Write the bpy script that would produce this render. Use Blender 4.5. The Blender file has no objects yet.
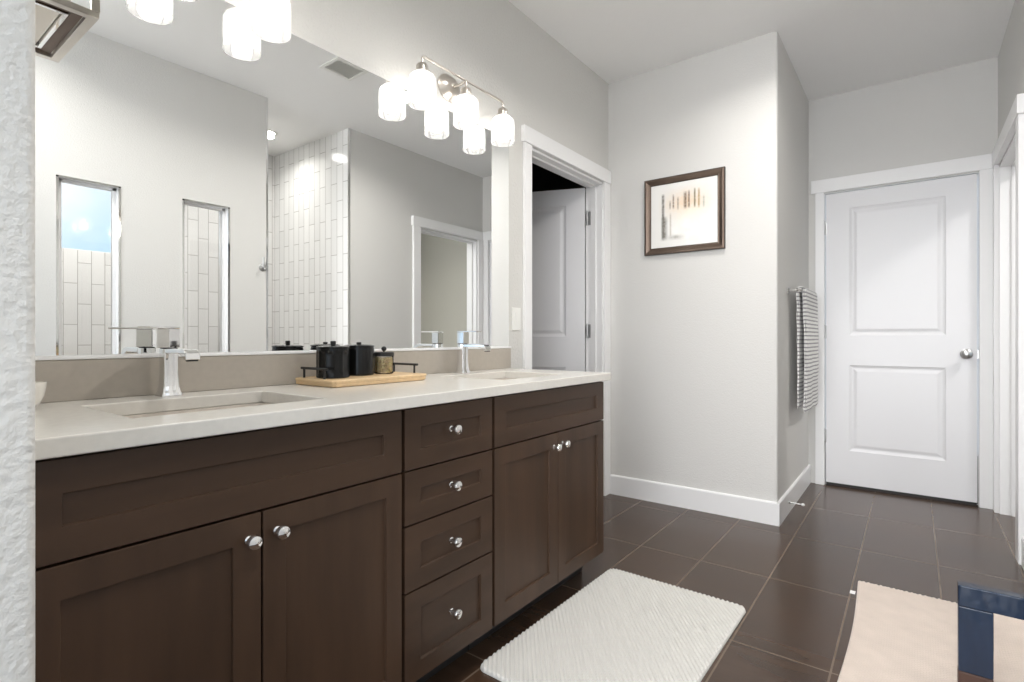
import bpy, bmesh, math, random
from mathutils import Vector, Matrix
random.seed(7)
PI = math.pi
SC = bpy.context.scene
COL = SC.collection

# ---------------------------------------------------------------- camera, sky, exposure
cam_data = bpy.data.cameras.new('camera')
cam_data.sensor_width = 36.0
cam_data.lens = 533.8 / 1024 * 36
cam_data.shift_y = -3.4 / 1024
cam_data.clip_start = 0.02
cam = bpy.data.objects.new('camera', cam_data)
COL.objects.link(cam)
cam.location = (1.629, 0.0, 1.0366)
cam.rotation_euler = (PI / 2, 0, math.radians(36.96))
SC.camera = cam
SC.view_settings.view_transform = 'Standard'
SC.view_settings.look = 'None'
SC.view_settings.gamma = 1
SC.view_settings.use_curve_mapping = False
SC.view_settings.exposure = 0.62

W_ = bpy.data.worlds.new('sky')
SC.world = W_
W_.use_nodes = True
nt = W_.node_tree
nt.nodes.clear()
N = nt.nodes.new
tc = N('ShaderNodeTexCoord')
nz = N('ShaderNodeTexNoise'); nz.inputs['Scale'].default_value = 2.6; nz.inputs['Detail'].default_value = 6
cr = N('ShaderNodeValToRGB')
cr.color_ramp.elements[0].position = 0.42; cr.color_ramp.elements[0].color = (0.52, 0.74, 0.98, 1)
cr.color_ramp.elements[1].position = 0.66; cr.color_ramp.elements[1].color = (1.0, 1.04, 1.08, 1)
nt.links.new(tc.outputs['Generated'], nz.inputs['Vector'])
nt.links.new(nz.outputs['Fac'], cr.inputs['Fac'])
# bright sky lobe towards -y, added to fill the room from behind the camera
sx = N('ShaderNodeSeparateXYZ'); nt.links.new(tc.outputs['Generated'], sx.inputs[0])
mr = N('ShaderNodeMapRange'); mr.inputs['From Min'].default_value = -.74; mr.inputs['From Max'].default_value = -0.97
nt.links.new(sx.outputs['Y'], mr.inputs['Value'])
mx = N('ShaderNodeMix'); mx.data_type = 'RGBA'
mx.inputs['B'].default_value = (6.0, 6.1, 6.3, 1)
nt.links.new(mr.outputs['Result'], mx.inputs['Factor']); nt.links.new(cr.outputs['Color'], mx.inputs['A'])
bg = N('ShaderNodeBackground'); bg.inputs['Strength'].default_value = 0.85
nt.links.new(mx.outputs['Result'], bg.inputs['Color'])
wo = N('ShaderNodeOutputWorld'); nt.links.new(bg.outputs[0], wo.inputs[0])

BULB = 9.2        # vanity bulb emission
FILL_WATTS = 6.0         # watts of each added fill lamp near the camera
def lamp(name, loc, size, watts, color=(1, .965, .925), spread=150):
    l = bpy.data.lights.new(name, 'AREA'); l.shape = 'DISK'; l.size = size; l.energy = watts; l.color = color
    l.spread = math.radians(spread)
    o = bpy.data.objects.new(name, l); COL.objects.link(o); o.location = loc
    return o
lamp('fill_lamp', (1.02, 1.3, 2.70), .13, FILL_WATTS)  # unseen lamp added overhead to fill the room
lamp('fill_lamp', (1.55, 0.45, 2.70), .13, FILL_WATTS)  # another unseen lamp added for fill, close to the camera
lamp('shower_lamp', (2.657, 2.307, 2.70), .11, 3.2)
lamp('shower_lamp', (2.60, 1.05, 2.70), .11, 10)  # unseen lamp added to brighten the tile behind the slots
lamp('fill_lamp', (1.20, 2.55, 2.70), .11, 8)  # added fill for the picture wall and alcove
lamp('side_room_fill', (3.0, 3.4, 2.70), .2, 16)  # no source seen in that room; added to brighten its walls

# room constants measured from the photograph
H = 2.731; YP = 3.236; YD = 4.334; XC = 1.027; XR = 2.035; WT = 0.13
ZC = 0.885; XF = 0.559; XCT = 0.585

# ---------------------------------------------------------------- materials
def mat(name, col, rough=.5, metal=0., bump=None, var=None, coat=0., spec=None, sheen=0.):
    m = bpy.data.materials.new(name); m.use_nodes = True
    n = m.node_tree; b = n.nodes['Principled BSDF']
    b.inputs['Base Color'].default_value = (*col, 1); b.inputs['Roughness'].default_value = rough
    b.inputs['Metallic'].default_value = metal
    b.inputs['Coat Weight'].default_value = coat
    b.inputs['Sheen Weight'].default_value = sheen
    if spec is not None: b.inputs['Specular IOR Level'].default_value = spec
    if bump or var:
        geo = n.nodes.new('ShaderNodeNewGeometry')
    if bump:
        sc, st, dist = bump
        t = n.nodes.new('ShaderNodeTexNoise'); t.inputs['Scale'].default_value = sc; t.inputs['Detail'].default_value = 3
        n.links.new(geo.outputs['Position'], t.inputs['Vector'])
        bp = n.nodes.new('ShaderNodeBump'); bp.inputs['Strength'].default_value = st; bp.inputs['Distance'].default_value = dist
        n.links.new(t.outputs['Fac'], bp.inputs['Height']); n.links.new(bp.outputs[0], b.inputs['Normal'])
    if var:
        stretch, amt = var
        mp = n.nodes.new('ShaderNodeMapping'); mp.inputs['Scale'].default_value = stretch
        n.links.new(geo.outputs['Position'], mp.inputs['Vector'])
        t = n.nodes.new('ShaderNodeTexNoise'); t.inputs['Scale'].default_value = 1; t.inputs['Detail'].default_value = 6
        n.links.new(mp.outputs[0], t.inputs['Vector'])
        r = n.nodes.new('ShaderNodeValToRGB')
        r.color_ramp.elements[0].position = .3; r.color_ramp.elements[1].position = .7
        r.color_ramp.elements[0].color = (*[c * (1 - amt) for c in col], 1)
        r.color_ramp.elements[1].color = (*[min(1, c * (1 + amt)) for c in col], 1)
        n.links.new(t.outputs['Fac'], r.inputs['Fac']); n.links.new(r.outputs['Color'], b.inputs['Base Color'])
    return m

def s2l(r, g, b):
    f = lambda c: ((c / 255 + .055) / 1.055) ** 2.4 if c > 10 else c / 255 / 12.92
    return (f(r), f(g), f(b))

M = {}
M['wall'] = mat('wall_paint', s2l(219, 218, 215), .75, bump=(150, .35, .004))
M['plaster'] = mat('textured_wall_paint', s2l(216, 215, 211), .6, bump=(85, .9, .004))
M['ceil'] = mat('ceiling_paint', s2l(248, 248, 247), .85, bump=(120, .3, .003))
M['trim'] = mat('white_trim_paint', s2l(242, 242, 242), .32)
M['door'] = mat('white_door_paint', s2l(226, 226, 228), .3)
M['wood'] = mat('dark_stained_maple', s2l(68, 50, 37), .42, var=((14, 14, 1.6), .22), spec=.35)
M['wood_h'] = mat('dark_stained_maple_rail', s2l(68, 50, 37), .42, var=((14, 1.6, 14), .22), spec=.35)
M['carcass'] = mat('dark_cabinet_carcass', s2l(16, 13, 11), .7)
M['quartz'] = mat('warm_white_quartz', s2l(218, 215, 208), .22, var=((60, 60, 60), .03))
M['splash'] = mat('shaded_quartz', s2l(176, 168, 157), .3, var=((60, 60, 60), .03))  # same quartz as the counter, darkened in colour for its weaker light
M['basin'] = mat('basin_ceramic', s2l(214, 206, 196), .2)
M['chrome'] = mat('chrome', (.86, .86, .86), .06, 1)
M['nickel'] = mat('brushed_nickel', (.62, .58, .53), .28, 1)
M['steel'] = mat('satin_steel', (.55, .55, .55), .3, 1)
M['mirror'] = mat('mirror_silver', (.93, .94, .93), .0, 1)
M['black'] = mat('black_enamel', (.006, .006, .006), .2, spec=.35)
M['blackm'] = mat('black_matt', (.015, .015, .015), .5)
M['mat'] = mat('white_foam_fabric', s2l(210, 208, 203), .9, sheen=.2)
M['rug'] = mat('cream_cotton', s2l(212, 198, 187), .95, sheen=.3, bump=(400, .5, .002), var=((14, 14, 14), .05))
M['tray'] = mat('pale_bamboo', s2l(226, 195, 152), .45, var=((4, 60, 60), .08))
M['navy'] = mat('navy_lacquer', s2l(30, 45, 66), .14, bump=(6, .5, .02), var=((20, 20, 4), .25))  # tone streaks in the colour stand in for highlights
M['brown'] = mat('brown_wood_foot', s2l(74, 50, 40), .5)
M['cup'] = mat('white_ceramic', s2l(238, 234, 226), .2)
M['frame'] = mat('bronze_frame', s2l(122, 106, 95), .36, .8, var=((5, 5, 5), .15))
M['frame_d'] = mat('dark_bronze_edge', s2l(46, 36, 32), .35, .4)
M['plastic'] = mat('white_plastic', s2l(238, 238, 234), .35)
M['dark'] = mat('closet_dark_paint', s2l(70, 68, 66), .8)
M['trim_room'] = mat('side_room_paint', s2l(190, 187, 176), .8)
M['bronze'] = mat('lantern_bronze', s2l(92, 74, 62), .3, .8)
M['panel'] = mat('lantern_frosted_panel', s2l(214, 204, 190), .35)
M['rubber'] = mat('white_rubber', s2l(235, 235, 235), .5)
M['cookie'] = mat('mixed_dry_snack', s2l(255, 218, 172), .8, var=((70, 70, 70), .3))
M['drain'] = M['chrome']

def glass(name, col=(1, 1, 1), rough=.02, trans=.0, mixt=.85):
    """thin clear glass: mostly transparent with a gloss, optional milky scatter"""
    m = bpy.data.materials.new(name); m.use_nodes = True; n = m.node_tree; n.nodes.clear()
    o = n.nodes.new('ShaderNodeOutputMaterial')
    t = n.nodes.new('ShaderNodeBsdfTransparent'); t.inputs[0].default_value = (*col, 1)
    g = n.nodes.new('ShaderNodeBsdfGlossy'); g.inputs['Roughness'].default_value = rough
    fr = n.nodes.new('ShaderNodeFresnel'); fr.inputs[0].default_value = 1.45
    mx = n.nodes.new('ShaderNodeMixShader')
    n.links.new(fr.outputs[0], mx.inputs[0]); n.links.new(t.outputs[0], mx.inputs[1]); n.links.new(g.outputs[0], mx.inputs[2])
    last = mx
    if trans:
        tl = n.nodes.new('ShaderNodeBsdfTranslucent'); tl.inputs[0].default_value = (1, 1, 1, 1)
        m2 = n.nodes.new('ShaderNodeMixShader'); m2.inputs[0].default_value = trans
        n.links.new(mx.outputs[0], m2.inputs[1]); n.links.new(tl.outputs[0], m2.inputs[2]); last = m2
    n.links.new(last.outputs[0], o.inputs[0])
    return m
M['pane'] = glass('window_glass')
M['shade'] = glass('seeded_glass_shade', (.97, .97, .97), .05, trans=.22)
M['jar'] = glass('jar_glass', (.96, .97, .96), .03)
def emis(name, col, st):
    m = bpy.data.materials.new(name); m.use_nodes = True; n = m.node_tree; n.nodes.clear()
    o = n.nodes.new('ShaderNodeOutputMaterial'); e = n.nodes.new('ShaderNodeEmission')
    e.inputs[0].default_value = (*col, 1); e.inputs[1].default_value = st
    n.links.new(e.outputs[0], o.inputs[0]); return m
M['bulb'] = emis('lit_bulb', (1, .96, .91), BULB)
M['led'] = emis('lit_downlight', (1, .97, .92), 12)

def tile_mat(name, axes, origin, bw, rh, offset, col, col2, grout, mortar, rough, bumpd, wav=.0, streak=None):
    m = bpy.data.materials.new(name); m.use_nodes = True; n = m.node_tree; b = n.nodes['Principled BSDF']
    geo = n.nodes.new('ShaderNodeNewGeometry'); sp = n.nodes.new('ShaderNodeSeparateXYZ'); cb = n.nodes.new('ShaderNodeCombineXYZ')
    n.links.new(geo.outputs['Position'], sp.inputs[0])
    for i, ax in enumerate(axes):
        ad = n.nodes.new('ShaderNodeMath'); ad.operation = 'SUBTRACT'; ad.inputs[1].default_value = origin[i]
        n.links.new(sp.outputs[ax], ad.inputs[0]); n.links.new(ad.outputs[0], cb.inputs[i])
    br = n.nodes.new('ShaderNodeTexBrick'); br.offset = offset; br.squash = 1
    br.inputs['Scale'].default_value = 1; br.inputs['Mortar Size'].default_value = mortar; br.inputs['Mortar Smooth'].default_value = .1
    br.inputs['Brick Width'].default_value = bw; br.inputs['Row Height'].default_value = rh
    br.inputs['Color1'].default_value = (*col, 1); br.inputs['Color2'].default_value = (*col2, 1); br.inputs['Mortar'].default_value = (*grout, 1)
    n.links.new(cb.outputs[0], br.inputs['Vector'])
    colout = br.outputs['Color']
    if streak:
        mp = n.nodes.new('ShaderNodeMapping'); mp.inputs['Scale'].default_value = streak
        n.links.new(geo.outputs['Position'], mp.inputs[0])
        t = n.nodes.new('ShaderNodeTexNoise'); t.inputs['Scale'].default_value = 1; t.inputs['Detail'].default_value = 7
        n.links.new(mp.outputs[0], t.inputs['Vector'])
        r = n.nodes.new('ShaderNodeMapRange'); r.inputs['From Min'].default_value = .3; r.inputs['From Max'].default_value = .7
        r.inputs['To Min'].default_value = .8; r.inputs['To Max'].default_value = 1.2
        n.links.new(t.outputs['Fac'], r.inputs['Value'])
        mm = n.nodes.new('ShaderNodeMix'); mm.data_type = 'RGBA'; mm.blend_type = 'MULTIPLY'; mm.inputs['Factor'].default_value = 1
        n.links.new(colout, mm.inputs['A']); n.links.new(r.outputs[0], mm.inputs['B']); colout = mm.outputs['Result']
    n.links.new(colout, b.inputs['Base Color'])
    b.inputs['Roughness'].default_value = rough
    iv = n.nodes.new('ShaderNodeMath'); iv.operation = 'SUBTRACT'; iv.inputs[0].default_value = 1
    n.links.new(br.outputs['Fac'], iv.inputs[1])
    h = iv.outputs[0]
    if wav:
        t = n.nodes.new('ShaderNodeTexNoise'); t.inputs['Scale'].default_value = 14
        n.links.new(geo.outputs['Position'], t.inputs['Vector'])
        ma = n.nodes.new('ShaderNodeMath'); ma.operation = 'MULTIPLY_ADD'; ma.inputs[1].default_value = wav
        n.links.new(t.outputs['Fac'], ma.inputs[0]); n.links.new(h, ma.inputs[2]); h = ma.outputs[0]
    bp = n.nodes.new('ShaderNodeBump'); bp.inputs['Strength'].default_value = .6; bp.inputs['Distance'].default_value = bumpd
    n.links.new(h, bp.inputs['Height']); n.links.new(bp.outputs[0], b.inputs['Normal'])
    return m
M['floor'] = tile_mat('brown_porcelain_tile', 'XY', (1.13 - .2935 * 20, 2.51 - .597 * 10), .2935, .597, 0,
                      s2l(72, 54, 41), s2l(65, 49, 38), s2l(106, 91, 77), .0032, .24, .002, streak=(3, 14, 1))
M['tile_x'] = tile_mat('white_wall_tile_facing_side', 'ZY', (-.05, .055), .295, .0805, .5, s2l(238, 238, 237), s2l(230, 230, 229), s2l(170, 168, 164), .0022, .12, .0015, wav=.6)
M['tile_y'] = tile_mat('white_wall_tile_facing_end', 'ZX', (-.05, .02), .295, .0805, .5, s2l(238, 238, 237), s2l(230, 230, 229), s2l(170, 168, 164), .0022, .12, .0015, wav=.6)

# ---------------------------------------------------------------- helpers
WL = {}   # world position of each object's origin
def tag(o, label=None, cat=None, group=None, kind=None):
    if label: o['label'] = label
    if cat: o['category'] = cat
    if group: o['group'] = group
    if kind: o['kind'] = kind
    return o
def thing(name, loc, label, cat, group=None):
    o = bpy.data.objects.new(name, None); COL.objects.link(o); o.empty_display_size = .05
    o.location = loc; WL[o] = Vector(loc)
    return tag(o, label, cat, group)
def obj(name, bm, m, parent=None, smooth=None, bevel=None, segs=2):
    bmesh.ops.remove_doubles(bm, verts=bm.verts, dist=1e-6)
    bmesh.ops.recalc_face_normals(bm, faces=bm.faces)
    xs = [v.co for v in bm.verts]
    c = Vector(((min(v.x for v in xs) + max(v.x for v in xs)) / 2, (min(v.y for v in xs) + max(v.y for v in xs)) / 2, min(v.z for v in xs)))
    bmesh.ops.translate(bm, verts=bm.verts, vec=-c)
    if smooth is not None:
        for f in bm.faces: f.smooth = True
        for e in bm.edges:
            if len(e.link_faces) == 2 and e.calc_face_angle(0) > math.radians(smooth): e.smooth = False
    me = bpy.data.meshes.new(name); bm.to_mesh(me); bm.free()
    me.materials.append(m)
    o = bpy.data.objects.new(name, me); COL.objects.link(o)
    o.location = c; WL[o] = c.copy()
    if parent is not None:
        o.parent = parent; o.matrix_parent_inverse = Matrix.Translation(-WL[parent])
    if bevel:
        md = o.modifiers.new('bevel', 'BEVEL'); md.width = bevel; md.segments = segs; md.limit_method = 'ANGLE'; md.angle_limit = math.radians(35)
        if smooth is None:
            for p in me.polygons: p.use_smooth = False
    return o
def struct(name, bm, m, **k):
    return tag(obj(name, bm, m, **k), kind='structure')
def NB(): return bmesh.new()
def box(bm, x0, x1, y0, y1, z0, z1):
    vs = [bm.verts.new((x, y, z)) for x in (x0, x1) for y in (y0, y1) for z in (z0, z1)]
    for f in ((0, 1, 3, 2), (4, 6, 7, 5), (0, 4, 5, 1), (2, 3, 7, 6), (0, 2, 6, 4), (1, 5, 7, 3)):
        bm.faces.new([vs[i] for i in f])
    return bm
def B(*a): return box(NB(), *a)
def frame_of(d):
    d = d.normalized(); up = Vector((0, 0, 1)) if abs(d.z) < .95 else Vector((1, 0, 0))
    a = d.cross(up).normalized(); return a, d.cross(a).normalized()
def tube(bm, pts, r, n=12, caps=True):
    pts = [Vector(p) for p in pts]; rings = []
    rs = r if isinstance(r, (list, tuple)) else [r] * len(pts)
    a = None
    for i, p in enumerate(pts):
        d = (pts[min(i + 1, len(pts) - 1)] - pts[max(i - 1, 0)])
        if a is None: a, b = frame_of(d)
        else:
            d = d.normalized(); a = (a - d * a.dot(d)).normalized(); b = d.cross(a)
        rings.append([bm.verts.new(p + (a * math.cos(2 * PI * k / n) + b * math.sin(2 * PI * k / n)) * rs[i]) for k in range(n)])
    for i in range(len(rings) - 1):
        for k in range(n):
            bm.faces.new((rings[i][k], rings[i][(k + 1) % n], rings[i + 1][(k + 1) % n], rings[i + 1][k]))
    if caps: bm.faces.new(rings[0][::-1]); bm.faces.new(rings[-1])
    return bm
def lathe(bm, prof, c, n=32, axis='z', caps=True, flute=None):
    """prof: [(r, h)] ; c: centre ; axis of revolution z or x or y"""
    rings = []
    for r, h in prof:
        ring = []
        for k in range(n):
            t = 2 * PI * k / n; rr = max(r, 1e-4)
            if flute and r > 1e-3: rr *= 1 - flute[1] * abs(math.sin(t * flute[0] / 2)) ** .6 if flute[2][0] <= h <= flute[2][1] else 1
            u, v = rr * math.cos(t), rr * math.sin(t)
            p = (u, v, h) if axis == 'z' else ((h, u, v) if axis == 'x' else (u, h, v))
            ring.append(bm.verts.new((c[0] + p[0], c[1] + p[1], c[2] + p[2])))
        rings.append(ring)
    for i in range(len(rings) - 1):
        for k in range(n):
            bm.faces.new((rings[i][k], rings[i][(k + 1) % n], rings[i + 1][(k + 1) % n], rings[i + 1][k]))
    if caps: bm.faces.new(rings[0][::-1]); bm.faces.new(rings[-1])
    return bm
def prism(bm, poly, z0, z1, ax='z'):
    """extrude a 2D polygon; ax = extrusion axis"""
    def P(u, v, w): return (u, v, w) if ax == 'z' else ((w, u, v) if ax == 'x' else (u, w, v))
    a = [bm.verts.new(P(u, v, z0)) for u, v in poly]; b = [bm.verts.new(P(u, v, z1)) for u, v in poly]
    n = len(poly)
    bm.faces.new(a[::-1]); bm.faces.new(b)
    for i in range(n): bm.faces.new((a[i], a[(i + 1) % n], b[(i + 1) % n], b[i]))
    return bm
def rrect(x0, x1, y0, y1, r, n=6):
    pts = []
    for cx, cy, a0 in ((x1 - r, y1 - r, 0), (x0 + r, y1 - r, 90), (x0 + r, y0 + r, 180), (x1 - r, y0 + r, 270)):
        for k in range(n + 1):
            t = math.radians(a0 + 90 * k / n); pts.append((cx + r * math.cos(t), cy + r * math.sin(t)))
    return pts
def wall_holes(bm, fix, a0, a1, z0, z1, holes, t, ax):
    """a wall slab with rectangular holes. ax 'x': plane at x=fix..fix+t, running in y ; ax 'y': plane at y=fix..fix+t, running in x"""
    us = sorted({a0, a1, *[h[0] for h in holes], *[h[1] for h in holes]}); vs = sorted({z0, z1, *[h[2] for h in holes], *[h[3] for h in holes]})
    def solid(i, j):
        if i < 0 or j < 0 or i >= len(us) - 1 or j >= len(vs) - 1: return False
        u = (us[i] + us[i + 1]) / 2; v = (vs[j] + vs[j + 1]) / 2
        return not any(h[0] < u < h[1] and h[2] < v < h[3] for h in holes)
    def P(u, v, w): return (fix + w, u, v) if ax == 'x' else (u, fix + w, v)
    def q(*p): bm.faces.new([bm.verts.new(P(*c)) for c in p])
    for i in range(len(us) - 1):
        for j in range(len(vs) - 1):
            if not solid(i, j): continue
            u0, u1, v0, v1 = us[i], us[i + 1], vs[j], vs[j + 1]
            q((u0, v0, 0), (u1, v0, 0), (u1, v1, 0), (u0, v1, 0)); q((u0, v0, t), (u1, v0, t), (u1, v1, t), (u0, v1, t))
            if not solid(i - 1, j): q((u0, v0, 0), (u0, v1, 0), (u0, v1, t), (u0, v0, t))
            if not solid(i + 1, j): q((u1, v0, 0), (u1, v1, 0), (u1, v1, t), (u1, v0, t))
            if not solid(i, j - 1): q((u0, v0, 0), (u1, v0, 0), (u1, v0, t), (u0, v0, t))
            if not solid(i, j + 1): q((u0, v1, 0), (u1, v1, 0), (u1, v1, t), (u0, v1, t))
    return bm
def panelled(bm, w, h, t, panels, steps, P, both=False):
    """board of size w x h x t; P(u, v, d) maps to the world, d = depth behind the front face.
    steps = [(inset, depth)...] nested rectangles inside each panel"""
    us = sorted({0, w, *[p[0] for p in panels], *[p[1] for p in panels]}); vs = sorted({0, h, *[p[2] for p in panels], *[p[3] for p in panels]})
    def q(pts): bm.faces.new([bm.verts.new(P(*c)) for c in pts])
    for side in ((0, 1) if both else (0,)):
        D = (lambda d: d) if side == 0 else (lambda d: t - d)
        for i in range(len(us) - 1):
            for j in range(len(vs) - 1):
                u = (us[i] + us[i + 1]) / 2; v = (vs[j] + vs[j + 1]) / 2
                if any(p[0] < u < p[1] and p[2] < v < p[3] for p in panels): continue
                q([(us[i], vs[j], D(0)), (us[i + 1], vs[j], D(0)), (us[i + 1], vs[j + 1], D(0)), (us[i], vs[j + 1], D(0))])
        for p in panels:
            prev = (0, 0)
            for s in steps:
                a = [(p[0] + prev[0], p[2] + prev[0]), (p[1] - prev[0], p[2] + prev[0]), (p[1] - prev[0], p[3] - prev[0]), (p[0] + prev[0], p[3] - prev[0])]
                b = [(p[0] + s[0], p[2] + s[0]), (p[1] - s[0], p[2] + s[0]), (p[1] - s[0], p[3] - s[0]), (p[0] + s[0], p[3] - s[0])]
                for k in range(4):
                    l = (k + 1) % 4
                    q([(*a[k], D(prev[1])), (*a[l], D(prev[1])), (*b[l], D(s[1])), (*b[k], D(s[1]))])
                prev = s
            q([(*c, D(prev[1])) for c in b])
    if not both: q([(0, 0, t), (w, 0, t), (w, h, t), (0, h, t)])
    for e in (((0, 0), (w, 0)), ((w, 0), (w, h)), ((w, h), (0, h)), ((0, h), (0, 0))):
        # follow the grid so that the sides weld to the face
        (u0, v0), (u1, v1) = e
        if v0 == v1: br = us if u1 > u0 else us[::-1]; seg = [((br[i], v0), (br[i + 1], v0)) for i in range(len(br) - 1)]
        else: br = vs if v1 > v0 else vs[::-1]; seg = [((u0, br[i]), (u0, br[i + 1])) for i in range(len(br) - 1)]
        if not both:
            q([(*s[0], 0) for s in seg] + [(*seg[-1][1], 0), (u1, v1, t), (u0, v0, t)])
        else:
            for a, b in seg: q([(*a, 0), (*b, 0), (*b, t), (*a, t)])
    return bm
def dup(root, loc, label=None, rotz=None):
    r = root.copy(); COL.objects.link(r); r.location = loc
    if rotz is not None: r.rotation_euler = (0, 0, rotz)
    if label: r['label'] = label
    for ch in list(root.children):
        c = ch.copy(); COL.objects.link(c); c.parent = r
        for g in list(ch.children):
            d = g.copy(); COL.objects.link(d); d.parent = c
    return r

# ================================================================ SHELL
struct('floor', B(-1.7, 4.2, -3.0, 5.6, -.1, 0), M['floor'])
bm = NB(); box(bm, -1.7, 4.2, -.25, 5.6, H, H + .1)
struct('ceiling', bm, M['ceil'])
# mirror wall with the closet doorway
OY0, OY1, OZ = 2.323, 3.150, 2.048
struct('wall_left', wall_holes(NB(), -.115, .0, YP + .05, 0, H, [(OY0, OY1, 0, OZ)], .115, 'x'), M['plaster'])
# solid block carrying the picture wall and the side of the door alcove
r = .014; poly = [(-.115, YP), (XC - r, YP)]
poly += [(XC - r + r * math.sin(math.radians(a)), YP + r - r * math.cos(math.radians(a))) for a in (15, 30, 45, 60, 75, 90)]
poly += [(XC, YD + .3), (-.115, YD + .3)]
struct('wall_back', prism(NB(), poly, 0, H), M['wall'], smooth=30)
# alcove end wall with the white door
DX0, DX1, DZ = 1.1316, 1.944, 2.045
struct('wall_far', wall_holes(NB(), YD, XC - .0, XR + .13, 0, H, [(DX0 - .006, DX1 + .006, 0, DZ + .006)], .13, 'y'), M['wall'])
# right wall: glazed slots into the shower, the shower opening, the side doorway
G1, G2, GZ0, GZ1 = (.815, 1.098), (1.430, 1.711), .40, 1.903
SY0, SY1 = 1.970, 2.655
bm = wall_holes(NB(), XR, -.6, SY0, 0, H, [(*G1, GZ0, GZ1), (*G2, GZ0, GZ1)], .125, 'x')
struct('wall_right_near', bm, M['wall'])
RY0, RY1 = 3.43, 4.24
struct('wall_right_far', wall_holes(NB(), XR, SY1 + .012, YD + .02, 0, H, [(RY0, RY1, 0, 2.048)], .13, 'x'), M['wall'])
# shower shell
SX = 3.16; WY0, WY1, WZ0, WZ1 = .72, 1.50, 1.664, 2.36
struct('wall_shower_back', wall_holes(NB(), SX, .15, SY1 + .1, 0, H, [(WY0, WY1, WZ0, WZ1)], .14, 'x'), M['tile_x'])
struct('wall_shower_end', B(XR + .001, SX, SY1, SY1 + .1, 0, H), M['tile_y'])
struct('wall_shower_front', B(XR + .125, SX, .15, .27, 0, H), M['tile_y'])
struct('trim_5', B(XR + .1255, XR + .1275, .27, .80, 0, H), M['tile_x'])
# near wall end beside the camera (textured, rounded corner)
XE = .75; YS = .196 / .981 * (1.629 - XE) + .002; r = .012
poly = [(-.115, YS - .13), (XE - r, YS - .13)]
poly += [(XE - r + r * math.sin(math.radians(a)), YS - .13 + r - r * math.cos(math.radians(a))) for a in (30, 60, 90)]
poly += [(XE - r + r * math.cos(math.radians(a)), YS - r + r * math.sin(math.radians(a))) for a in (0, 30, 60, 90)]
poly += [(-.115, YS)]
struct('wall_near', prism(NB(), poly, 0, H), M['plaster'], smooth=40)
# closet beyond the left doorway
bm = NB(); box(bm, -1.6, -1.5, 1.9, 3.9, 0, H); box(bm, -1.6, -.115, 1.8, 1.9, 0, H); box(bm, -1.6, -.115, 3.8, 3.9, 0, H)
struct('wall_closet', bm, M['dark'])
# room beyond the right doorway
bm = NB(); box(bm, 4.0, 4.1, 2.75, 5.4, 0, H); box(bm, XR + .13, 4.0, 5.3, 5.4, 0, H)
struct('wall_side_room', bm, M['trim_room'])

# window in the shower back wall: frame and glass
w3 = tag(thing('window_3', (SX + .07, (WY0 + WY1) / 2, WZ0), None, None), kind='structure')
bm = NB()
for a in ((WY0, WY1, WZ0, WZ0 + .012), (WY0, WY1, WZ1 - .03, WZ1), (WY0, WY0 + .03, WZ0, WZ1), (WY1 - .03, WY1, WZ0, WZ1)):
    box(bm, SX + .06, SX + .1, *a)
obj('window_frame', bm, M['plastic'], w3)
obj('pane', B(SX + .078, SX + .082, WY0 + .03, WY1 - .03, WZ0 + .012, WZ1 - .03), M['pane'], w3)
# the two tall glazed slots: chrome channel, white returns, glass
for i, (a, b) in enumerate((G1, G2)):
    w = tag(thing('window_%d' % (i + 1), (XR + .06, (a + b) / 2, GZ0), None, None), kind='structure')
    bm = NB(); e = .007
    for x0, x1 in ((XR - .003, XR + .003), (XR + .122, XR + .128)):
        box(bm, x0, x1, a - .004, a + e, GZ0, GZ1); box(bm, x0, x1, b - e, b + .004, GZ0, GZ1)
        box(bm, x0, x1, a - .004, b + .004, GZ1 - e, GZ1 + .004); box(bm, x0, x1, a - .004, b + .004, GZ0 - .004, GZ0 + e)
    obj('edge_trim', bm, M['chrome'], w)
    bm = NB()
    for x0, x1 in ((XR + .045, XR + .07),):
        box(bm, x0, x1, a, a + .030, GZ0, GZ1); box(bm, x0, x1, b - .022, b, GZ0, GZ1); box(bm, x0, x1, a, b, GZ1 - .018, GZ1); box(bm, x0, x1, a, b, GZ0, GZ0 + .014)
    obj('window_frame', bm, M['trim'], w)
    bm = NB()
    box(bm, XR + .003, XR + .045, a, a + .004, GZ0, GZ1); box(bm, XR + .003, XR + .045, b - .004, b, GZ0, GZ1)
    box(bm, XR + .07, XR + .122, a, a + .004, GZ0, GZ1); box(bm, XR + .07, XR + .122, b - .004, b, GZ0, GZ1)
    box(bm, XR + .003, XR + .045, a, b, GZ1 - .004, GZ1); box(bm, XR + .07, XR + .122, a, b, GZ1 - .004, GZ1)
    obj('lining', bm, M['trim'], w)
    obj('pane', B(XR + .054, XR + .06, a + .01, b - .01, GZ0 + .01, GZ1 - .01), M['pane'], w)
# tiled inner face of the slot wall and metal corner trims of the shower
struct('trim_6', wall_holes(NB(), XR + .1252, .80, SY0, 0, H, [(G1[0] - .01, G1[1] + .01, GZ0 - .01, GZ1 + .01), (G2[0] - .01, G2[1] + .01, GZ0 - .01, GZ1 + .01)], .003, 'x'), M['tile_x'])
struct('trim_7', B(XR + .004, XR + .1285, SY0, SY0 + .008, 0, H), M['tile_y'])
bm = NB(); box(bm, XR - .002, XR + .004, SY1 - .006, SY1 + .014, 0, H); box(bm, XR - .002, XR + .004, SY0 - .004, SY0 + .01, 0, H)
struct('trim_8', bm, M['chrome'])

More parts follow.
